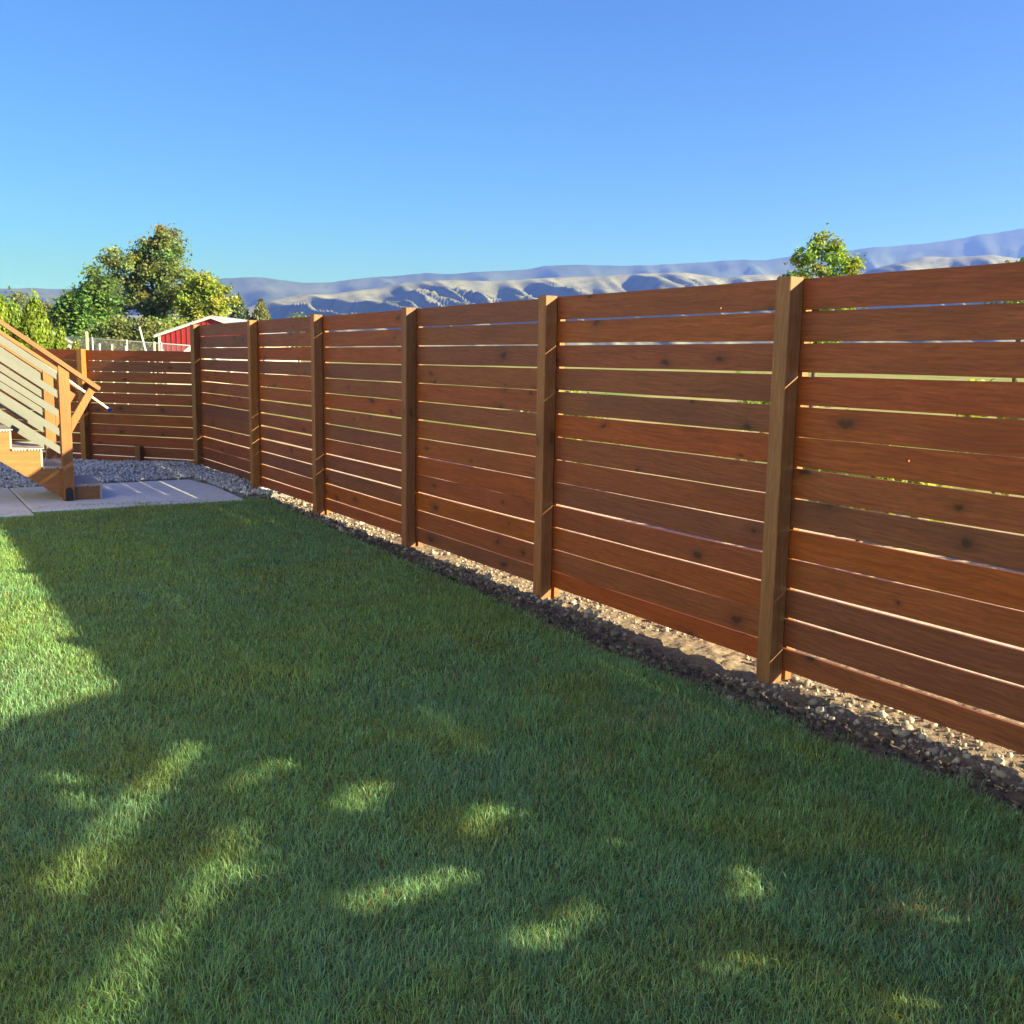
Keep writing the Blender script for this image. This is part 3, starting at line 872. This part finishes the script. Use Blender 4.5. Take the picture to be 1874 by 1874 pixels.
# unseen hedge added past the fence end, its gaps cut to shape the dapples
SUN_PATCH = [(0.955, 3.928, 0.36, 3.025, 0.046, 1.0), (0.941, 3.115, 0.308, 2.332, 0.038, 1.0), (0.461, 3.87, 0.507, 3.577, 0.045, 0.3), (1.026, 3.483, 1.279, 3.617, 0.051, 0.7),
         (1.307, 3.121, 1.508, 3.266, 0.055, 0.9), (1.574, 2.752, 1.733, 2.878, 0.045, 1), (1.744, 2.898, 1.797, 2.802, 0.05, 0.8), (1.066, 2.512, 1.357, 2.516, 0.049, 1),
         (1.374, 2.104, 1.605, 2.139, 0.041, 0.9), (2.205, 2.132, 2.076, 1.997, 0.045, 0.85), (1.63, 1.737, 1.872, 1.755, 0.028, 0.55), (2.432, 1.756, 2.452, 1.635, 0.05, 0.45),
         (2.028, 1.448, 1.958, 1.409, 0.03, 0.55), (0.797, 2.839, 0.956, 2.863, 0.029, 0.45), (1.938, 2.521, 1.895, 2.435, 0.035, 0.3)]
rng = np.random.default_rng(90)
n = 190000
LS = 0.025
hy = rng.uniform(-5.2, -0.06, n)
top = 2.05 + 0.38 * np.clip(-hy / 0.5, 0, 1) + 0.9 * np.clip((-hy - 0.5) / 1.6, 0, 1)
hz = 0.02 + (top + 0.1) * rng.random(n)
hx = FX + 0.15 + rng.uniform(-0.42, 0.42, n) * np.sqrt(rng.random(n))
kx, kz = SUNDIR.x / -SUNDIR.z, SUNDIR.y / -SUNDIR.z
sx, sy = hx + hz * kx, hy + hz * kz                      # where each leaf's shadow falls on the lawn
keep = ~((sy > 4.66 + (sx - 0.595) * 0.6 + 0.10 * (vnoise(sx * 9, sy * 9) - 0.5)) & (sx < 0.95))
for (ax, ay, bx2, by2, hw, stg) in SUN_PATCH:  # leaves cleared so sunlight lands on the lawn in set patches
    ux, uy = bx2 - ax, by2 - ay
    L2 = ux * ux + uy * uy
    tt = np.clip(((sx - ax) * ux + (sy - ay) * uy) / L2, 0, 1)
    dist = np.hypot(sx - ax - tt * ux, sy - ay - tt * uy)
    keep &= ~((dist < hw * (0.75 + 0.5 * vnoise(sx * 14, sy * 14)) + 0.027) & (rng.random(n) < min(1.0, 0.84 + 0.20 * stg)))
hp = np.stack([hx, hy, hz], 1)[keep]
hedge = tag(empty('hedge', (FX + 0.15, -2.6, 0)), 'unseen tall leafy hedge added past the near end of the long fence to cast dappled shade', 'hedge')
hp[:, 0] -= FX + 0.15
hp[:, 1] += 2.6
hc = np.array((0.06, 0.11, 0.03))[None] * (1 + 0.25 * rng.normal(size=(len(hp), 1)))
leaf_mesh('foliage', hp, LS * (0.7 + 0.6 * rng.random(len(hp))), np.clip(hc, 0.01, 0.4), M_LEAF, hedge, rng, 0.0, 0.8)
for k in range(5):
    yy = -2.1 + k * 1.05
    MB().tube((0, yy, -0.3), (0.05, yy + 0.1, 1.7), 0.035, 0.012, 7).build('stem', M_BARK, hedge, True)

# ------------------------------------------------------------------ barn, shed, house, wire fence
def local(o, x, y, z, rz=0.0):
    o.location = (x, y, z)
    o.rotation_euler = (0, 0, rz)
    return o
# barn frame: origin under the gable peak, local +Y along the ridge, local X across the gable
bp, be = Vector((25.09, 90.35, 0)), Vector((31.0, 98.6, 0))
d = (be - bp).normalized()
brz = math.atan2(-d.x, d.y)
barn = tag(local(empty('barn'), bp.x, bp.y, GZ, brz), 'red metal barn with white trim and grey gable roof', 'barn')
HW, EV, PK, LEN = 4.75, 3.42, 5.02, 11.0
wb = MB()
for sgn, yy in ((1, 0.0), (1, LEN)):
    wb.prism([(-HW, 0), (HW, 0), (HW, EV), (0, PK), (-HW, EV)], yy, yy + 0.1)
wb.box(-HW, -HW + 0.1, 0.1, LEN, 0, EV)
MB().box(HW - 0.1, HW, 0.102, LEN - 0.002, 0, EV).build('side_wall', M_TAN, barn)
k = -HW + 0.25
while k < HW:                                         # standing ribs of the siding
    zt = EV + (PK - EV) * (1 - abs(k) / HW) - 0.06
    wb.box(k - 0.035, k + 0.035, -0.045, 0.002, 0, zt)
    k += 0.46
wb.build('wall', M_RED, barn)
sl = (PK - EV) / HW
for sgn in (-1, 1):
    MB().prism([(0, PK + 0.02), (sgn * (HW + 0.35), EV - 0.35 * sl + 0.02), (sgn * (HW + 0.35), EV - 0.35 * sl + 0.10), (0, PK + 0.10)][::sgn], -0.25, LEN + 0.3).build('roof_sheet', M_ROOF, barn)
    MB().prism([(0, PK - 0.17), (sgn * (HW + 0.35), EV - 0.35 * sl - 0.17), (sgn * (HW + 0.35), EV - 0.35 * sl + 0.018), (0, PK + 0.018)][::sgn], -0.27, -0.10).build('barge_board', M_WHITE, barn)
MB().box(-HW - 0.03, -HW + 0.16, -0.07, 0.04, 0, EV).build('corner_trim', M_WHITE, barn)
MB().box(HW - 0.16, HW + 0.03, -0.07, 0.04, 0, EV).build('corner_trim', M_WHITE, barn)

MB().box(-0.4, HW - 0.4, -0.13, -0.05, 0, 3.05).build('sliding_door', M_WHITE, barn)
shed = tag(local(empty('shed'), 14.55, 55.2, GZ, -0.25), 'small tan shed with a pale sloping roof edge in front of the red barn', 'shed')
MB().prism([(-1.6, 0), (1.6, 0), (1.6, 1.0), (0, 2.36), (-1.6, 1.0)], 0, 2.2).build('wall', M_TAN, shed)
for sgn in (-1, 1):
    MB().prism([(0, 2.38), (sgn * 1.8, 0.85), (sgn * 1.8, 0.95), (0, 2.48)][::sgn], -0.12, 2.3).build('roof_sheet', M_ROOF, shed)
    MB().prism([(0, 2.28), (sgn * 1.8, 0.75), (sgn * 1.8, 0.94), (0, 2.47)][::sgn], -0.15, -0.122).build('barge_board', M_WHITE, shed)

house = tag(local(empty('house'), 10.6, 81.5, GZ, -0.2), 'white gabled house glimpsed between the cedars and the dark tree', 'house')
MB().prism([(-1.5, 0), (1.5, 0), (1.5, 2.5), (0, 3.3), (-1.5, 2.5)], 0, 5).build('wall', M_WHITE, house)
for sgn in (-1, 1):
    MB().prism([(0, 3.32), (sgn * 1.7, 2.41), (sgn * 1.7, 2.52), (0, 3.43)][::sgn], -0.2, 5.2).build('roof', M_ROOF, house)
w_ = MB().box(-0.9, 0.0, -0.03, 0.001, 0.9, 1.9).build('window_frame', M_WHITE, house)
M_GLASS = noisy('window_glass', (0.03, 0.035, 0.04), (0.05, 0.055, 0.06), 3, 0.08, bump=0.0, spec=0.5)
MB().box(-0.82, -0.08, -0.035, -0.031, 0.98, 1.82).build('pane', M_GLASS, w_)

# chain link fence beyond the back fence
cl = tag(empty('chain_link_fence', (0, 0, 0)), 'galvanised chain link fence in front of the shrubs', 'fence')
c0, c1 = Vector((5.2, 46.2, GZ)), Vector((13.5, 41.0, GZ))
def cl_top(u): return 2.32 - 0.02 - 0.55 * u
cd = c1 - c0
NP = 8
for i in range(NP):
    u = i / (NP - 1)
    q = c0 + cd * u
    MB().tube((q.x, q.y, GZ - 0.3), (q.x, q.y, cl_top(u) + 0.06), 0.035, 0.035, 8).build('post', M_GALV, cl, True)
MB().tube((c0.x, c0.y, cl_top(0)), (c1.x, c1.y, cl_top(1)), 0.022, 0.022, 8).build('top_rail', M_GALV, cl, True)
MB().tube((c0.x, c0.y, cl_top(0) - 0.85), (c1.x, c1.y, cl_top(1) - 0.55), 0.02, 0.02, 8).build('mid_rail', M_GALV, cl, True)
wv, wf = [], []
side = Vector((cd.y, -cd.x, 0)).normalized() * 0.0022
Lc = cd.length
H_ = 1.7
for sgn in (-1, 1):
    k = -H_
    while k < Lc + H_:
        a0, a1 = k, k + sgn * H_
        q0 = c0 + cd * (a0 / Lc)
        q1 = c0 + cd * (a1 / Lc)
        if 0 <= a0 / Lc <= 1 and 0 <= a1 / Lc <= 1:
            b = len(wv)
            z0, z1 = cl_top(a0 / Lc) - H_, cl_top(a1 / Lc)
            wd = cd.normalized() * 0.004
            wv += [tuple(Vector((q0.x, q0.y, z0)) - wd), tuple(Vector((q0.x, q0.y, z0)) + wd), tuple(Vector((q1.x, q1.y, z1)) + wd), tuple(Vector((q1.x, q1.y, z1)) - wd)]
            wf.append((b, b + 1, b + 2, b + 3))
        k += 0.085
tag(mesh_obj('wire_mesh', wv, wf, M_GALV, cl), kind='stuff')

# odd posts standing beyond the back fence
def fencepost(name, label, x, y, ztop, r, mat, group=None, n=8):
    o = empty(name, (x, y, GZ))
    MB().tube((0, 0, -0.3), (0, 0, ztop - GZ - r * 0.4), r, r * 0.95, n).tube((0, 0, ztop - GZ - r * 0.4), (0, 0, ztop - GZ), r * 0.95, r * 0.6, n).build('shaft', mat, o)
    return tag(o, label, 'post', group)
fencepost('wooden_post', 'tall thin grey wooden post above the back fence corner joint', 5.27, 32.03, 2.16, 0.055, M_OLDPOST)
fencepost('wooden_post', 'short stout brown post beside the barn, above the back fence', 7.39, 33.07, 1.93, 0.05, M_OLDPOST)
def at(x, y, dep):
    u, v = (x - 937) / 1870.0, (937 - y) / 1870.0
    lat, up = u * _cr - v * _sr, u * _sr + v * _cr
    dp, z = _c + up * _s, -_s + up * _c
    q = _v(lat, dp, z) * (dep / dp)
    return q.x, q.y, q.z + EYE
for (x, y) in ((136.8, 623), (182, 629), (204.8, 631), (230, 633)):
    q = at(x, y, 31)
    fencepost('marker_post', 'short white post just showing above the back fence', q[0], q[1], q[2], 0.028, M_WHITE, 'white posts beyond the back fence')
lp = tag(empty('leaning_post', (13.6, 62.2, GZ)), 'thin yellowish post leaning in front of the olive shrubs', 'post')
MB().tube((0.25, -0.1, -0.2), (-0.44, 0.24, 3.25), 0.06, 0.05, 8).build('shaft', M_ALU, lp, True)

# the house the stairs climb to, outside the picture on the left; its pale wall added to bounce sunlight into the yard
hs = tag(empty('house', (0, 0, 0)), 'unseen pale blue grey house with clapboard siding above the staircase landing, added for its bounced sunlight', 'house')
M_SIDING = noisy('pale_siding', (0.52, 0.60, 0.70), (0.57, 0.65, 0.75), 3, 0.6, bump=0.03)
HX, HY0, HY1, HT = -2.4, -7.0, 17.0, 5.6
MB().box(HX - 8.0, HX - 0.03, HY0, HY1, -0.3, HT).build('wall', M_SIDING, hs)
for i in range(28):
    z = 0.1 + i * 0.196
    MB().prism([(HX - 0.028, z), (HX + 0.004, z), (HX - 0.014, z + 0.194), (HX - 0.028, z + 0.194)], HY0, HY1).build('clapboard', M_SIDING, hs)
for yc, w, z0, z1, nm in ((2.2, 1.5, 2.5, 3.9, 'window'), (6.8, 1.5, 2.5, 3.9, 'window'), (11.75, 1.1, 1.62, 3.75, 'door'), (15.2, 1.2, 2.5, 3.9, 'window')):
    fr = MB().box(HX + 0.005, HX + 0.05, yc - w / 2 - 0.1, yc + w / 2 + 0.1, z0 - 0.1, z1 + 0.1).build(nm, M_WHITE, hs)
    for k in (-1, 1):
        MB().box(HX + 0.051, HX + 0.056, yc + (k - 1) * w / 4 + 0.03 + (0 if k < 0 else 0), yc + (k + 1) * w / 4 - 0.03, z0, z1).build('pane', M_GLASS, fr)
for sgn in (1,):
    MB().prism([(HX - 4.2, HT + 2.1), (HX + 0.5, HT - 0.15), (HX + 0.5, HT + 0.0), (HX - 4.2, HT + 2.25)], HY0 - 0.4, HY1 + 0.4).build('roof', M_ROOF, hs)
    MB().prism([(HX - 8.7, HT - 0.15), (HX - 4.2, HT + 2.1), (HX - 4.2, HT + 2.25), (HX - 8.7, HT)], HY0 - 0.4, HY1 + 0.4).build('roof', M_ROOF, hs)

# ------------------------------------------------------------------ hills
NEAR = [(-25, 0.03), (5.42, 0.0281), (13.13, 0.0369), (17.01, 0.0433), (18.32, 0.0509), (20.27, 0.0589), (21.75, 0.0591), (23.07, 0.0638), (24.48, 0.0664), (25.61, 0.0715), (26.86, 0.074), (27.99, 0.0754), (30.5, 0.0753), (31.82, 0.0767), (33.49, 0.0791), (36.27, 0.0812), (38.75, 0.0841), (40.95, 0.0852), (43.11, 0.0797), (44.19, 0.0827), (45.49, 0.0831), (47.45, 0.0824), (50.25, 0.0859), (53.03, 0.0975), (54.47, 0.0965), (56.21, 0.0976), (57.65, 0.0932), (70, 0.10), (95, 0.08)]
FAR = [(-25, 0.06), (5.5, 0.0549), (5.91, 0.0557), (6.87, 0.0569), (8.47, 0.0567), (11.84, 0.0605), (14.27, 0.0669), (16.29, 0.0727), (18.26, 0.0744), (20.28, 0.0705), (21.76, 0.0718), (23.72, 0.0762), (25.61, 0.0796), (26.85, 0.0822), (27.99, 0.0811), (29.9, 0.0843), (32.29, 0.088), (33.48, 0.0909), (36.96, 0.093), (39.03, 0.0922), (41.19, 0.0943), (43.35, 0.0967), (45.19, 0.0975), (46.75, 0.1017), (49.94, 0.1057), (53.23, 0.1111), (54.99, 0.1149), (57.52, 0.1206), (70, 0.125), (95, 0.09)]
def hill_mat(name, a, b, c3, sc):
    t = NT(name)
    co = t.n('TexCoord').outputs['Object']
    f1 = t.n('TexNoise', None, Vector=co, Scale=sc, Detail=8.0, Roughness=0.6).outputs['Fac']
    f2 = t.n('TexNoise', None, Vector=co, Scale=sc * 4.5, Detail=6.0, Roughness=0.65).outputs['Fac']
    c = t.mix(a, b, t.range(f1, 0.4, 0.6))
    c = t.mix(c, c3, t.math('MULTIPLY', t.range(f2, 0.50, 0.62), 0.8))
    p = t.n('BsdfPrincipled', None, Base_Color=c, Roughness=1.0)
    p.inputs['Specular IOR Level'].default_value = 0.0
    return t.surf(p.outputs[0])
def hills(name, prof, r0, r1, r2, na, nr, amp, freq, mat, seed, shear):
    az = np.linspace(-25, 95, na)
    tr = np.linspace(0, 1, nr)
    A, T = np.meshgrid(az, tr, indexing='ij')
    ridge = np.interp(A, [p[0] for p in prof], [p[1] for p in prof])
    tf = 0.78                                                      # share of the rows before the crest
    up = np.clip(T / tf, 0, 1)
    R = np.where(T < tf, r0 + (r1 - r0) * up, r1 + (r2 - r1) * (T - tf) / (1 - tf))
    crest = ridge * r1 + EYE
    back_ = np.clip((T - tf) / (1 - tf), 0, 1)
    prof_r = up ** 0.85 * (1 - 0.25 * back_)
    ph_ = A * freq + shear * up
    g = np.abs(2 * fbm(ph_ + seed, up * 1.3 + seed, 4) - 1)          # valleys where g is small
    g2 = np.abs(2 * fbm(ph_ * 2.7 + seed * 3, up * 2.2, 3) - 1)
    cut = amp * np.minimum(1, g * 2.6) ** 0.9 + 0.30 * amp * np.minimum(1, g2 * 2.6)
    env = np.sin(np.pi * np.clip(up, 0, 1) ** 0.9) ** 0.7
    Z = crest * prof_r * (1 - cut * env) + crest * 0.012 * (fbm(A * 6, up * 9, 3) - 0.5) * env
    Z = np.where(up <= 0, -30.0, Z)
    a = np.radians(A)
    v = np.stack([(R * np.sin(a)).ravel(), (R * np.cos(a)).ravel(), Z.ravel()], 1)
    tag(mesh_obj(name, v, grid_faces(na, nr), mat, smooth=True), kind='structure')
hills('hills', NEAR, 1900, 4200, 4900, 700, 120, 0.42, 0.36, hill_mat('dry_hillside', (0.150, 0.160, 0.125), (0.205, 0.210, 0.170), (0.10, 0.12, 0.09), 0.004), 3.7, 3.2)
hills('mountains', FAR, 5600, 8800, 10500, 420, 50, 0.26, 0.30, hill_mat('far_forest', (0.050, 0.070, 0.060), (0.085, 0.105, 0.090), (0.035, 0.052, 0.045), 0.0012), 9.2, 1.5)

# ------------------------------------------------------------------ grass
def grass():
    rng = np.random.default_rng(77)
    P = []
    def sow(x0, x1, y0, y1, dens, ws):
        n = int((x1 - x0) * (y1 - y0) * dens)
        x, y = rng.uniform(x0, x1, n), rng.uniform(y0, y1, n)
        # a few tufts stray past the cut edge into the soil
        k = lawn_in(x, y) | (lawn_in(x - 0.09, y) & (vnoise(x * 23, y * 11) > 0.66) & (rng.random(n) < 0.35))
        P.append(np.stack([x[k], y[k], np.full(k.sum(), ws)], 1))
    sow(-0.4, 3.4, 1.0, 2.6, 25000, 1.0)
    sow(-0.4, 3.4, 2.6, 4.2, 18500, 1.12)
    sow(-0.4, 3.45, 4.2, 6.2, 10500, 1.45)
    sow(-0.4, 3.5, 6.2, 8.6, 7000, 1.95)
    sow(-0.2, 3.6, 8.6, 11.2, 6500, 2.3)
    sow(-2.2, -0.4, 1.0, 8.6, 2200, 2.0)
    sow(-3.5, -0.2, 8.6, 11.2, 1400, 2.6)
    sow(-2.2, 3.4, -0.8, 1.0, 2600, 1.8)
    P = np.concatenate(P)
    x, y, ws = P.T
    n = len(x)
    tall = fbm(x * 1.7 + 31, y * 1.7 + 12, 3)
    L = rng.uniform(0.021, 0.041, n) * (0.72 + 0.62 * tall) * np.where(rng.random(n) < 0.04, 1.35, 1.0)
    # tufts comb the blades in shared directions
    ta = 2 * math.pi * 2.2 * fbm(x * 5.5 + 3, y * 5.5 + 8, 2) + rng.normal(size=n) * 1.7
    lean = np.clip(0.92 + 0.40 * rng.normal(size=n), 0.05, 1.35)
    w = 0.00106 * ws * rng.uniform(0.6, 1.25, n) * np.where(rng.random(n) < 0.06, 1.6, 1.0)
    dx, dy = np.cos(ta), np.sin(ta)
    fa = ta + math.pi / 2 + rng.normal(size=n) * 0.6
    sx, sy = np.cos(fa) * w, np.sin(fa) * w
    z0 = lawn_z(x, y) - 0.010
    b = np.stack([x, y, z0], 1)
    s = np.stack([sx, sy, np.zeros(n)], 1)
    m = b + np.stack([dx * L * lean * 0.30, dy * L * lean * 0.30, L * 0.60 * np.cos(lean * 0.5)], 1)
    tip = m + np.stack([dx * L * np.sin(lean) * 0.62, dy * L * np.sin(lean) * 0.62, L * 0.46 * np.cos(lean * 1.15)], 1)
    v = np.stack([b - s, b + s, m + s * 0.85, m - s * 0.85, tip], 1).reshape(-1, 3)
    k = np.arange(n) * 5
    tri = np.concatenate([np.stack([k, k + 1, k + 2], 1), np.stack([k, k + 2, k + 3], 1), np.stack([k + 3, k + 2, k + 4], 1)])
    # blade colour: broad drifts of bluer and yellower turf, a few straw blades and thin patches
    d1 = fbm(x * 0.75 + 50, y * 0.75 + 20, 4)
    d2 = fbm(x * 2.6 + 5, y * 2.6 + 70, 3)
    base = np.array([0.172, 0.345, 0.120])
    blue = np.array([0.152, 0.330, 0.165])
    yel = np.array([0.215, 0.345, 0.088])
    a = np.clip((d1 - 0.36) / 0.3, 0, 1)[:, None]
    c = blue * (1 - a) + base * a
    q = np.clip((d2 - 0.52) / 0.22, 0, 1)[:, None]
    c = c * (1 - 0.6 * q) + yel * 0.6 * q
    c = c * np.array([1.05, 1.08, 1.14]) * (0.55 + 0.85 * rng.random((n, 1)) ** 1.3) * (0.86 + 0.28 * fbm(x * 7 + 2, y * 7 + 41, 2))[:, None]
    straw = rng.random(n) < 0.02
    for (px, py, pr) in ((2.75, 3.3, 0.22), (2.35, 1.72, 0.16), (2.2, 3.0, 0.12), (2.62, 1.60, 0.16)):
        straw |= (rng.random(n) < 0.22 * np.exp(-((x - px) ** 2 + ((y - py) * 1.6) ** 2) / pr ** 2))
    c = np.where(straw[:, None], np.array([0.34, 0.29, 0.15]) * (0.7 + 0.6 * rng.random((n, 1))), c)
    cc = np.repeat(c, 5, axis=0)
    tag(mesh_obj('grass', v, tri, M_GRASS, col=cc), 'short green lawn grass', 'grass', kind='stuff')
grass()

# a dry leaf that has blown onto the lawn
M_DRY = noisy('dry_leaf', (0.30, 0.16, 0.08), (0.40, 0.24, 0.13), 60, 0.8, bump=0.1)
lf = []
for k in range(10):
    a_ = 2 * math.pi * k / 10
    r_ = 0.034 * (1.0 if k % 2 == 0 else 0.72)
    lf.append((math.cos(a_) * r_ * 1.25, math.sin(a_) * r_, 0.008 * math.cos(2 * a_) + 0.006 * math.sin(3 * a_)))
lv = lf + [(x, y, z - 0.0012) for x, y, z in lf]
ff = [tuple(range(10)), tuple(reversed(range(10, 20)))] + [(i, 10 + i, 10 + (i + 1) % 10, (i + 1) % 10) for i in range(10)]
o = tag(mesh_obj('fallen_leaf', lv, ff, M_DRY), 'curled dry tan leaf lying on the lawn near the soil strip', 'leaf')
o.location = (3.05, 7.32, 0.034)
o.rotation_euler = (0.5, 0.25, 0.7)

# ------------------------------------------------------------------ haze
t = NT('haze_air')
pv = t.n('VolumePrincipled', None, Color=(0.12, 0.23, 1.0, 1), Density=1.5e-4, Anisotropy=0.38)
pv.inputs['Absorption Color'].default_value = (0.75, 0.75, 0.75, 1)
t.t.links.new(pv.outputs[0], t.out.inputs['Volume'])
hb = MB().box(-13900, 13900, -13900, 13900, -40, 1130)
tag(hb.build('haze', t.m), kind='stuff')
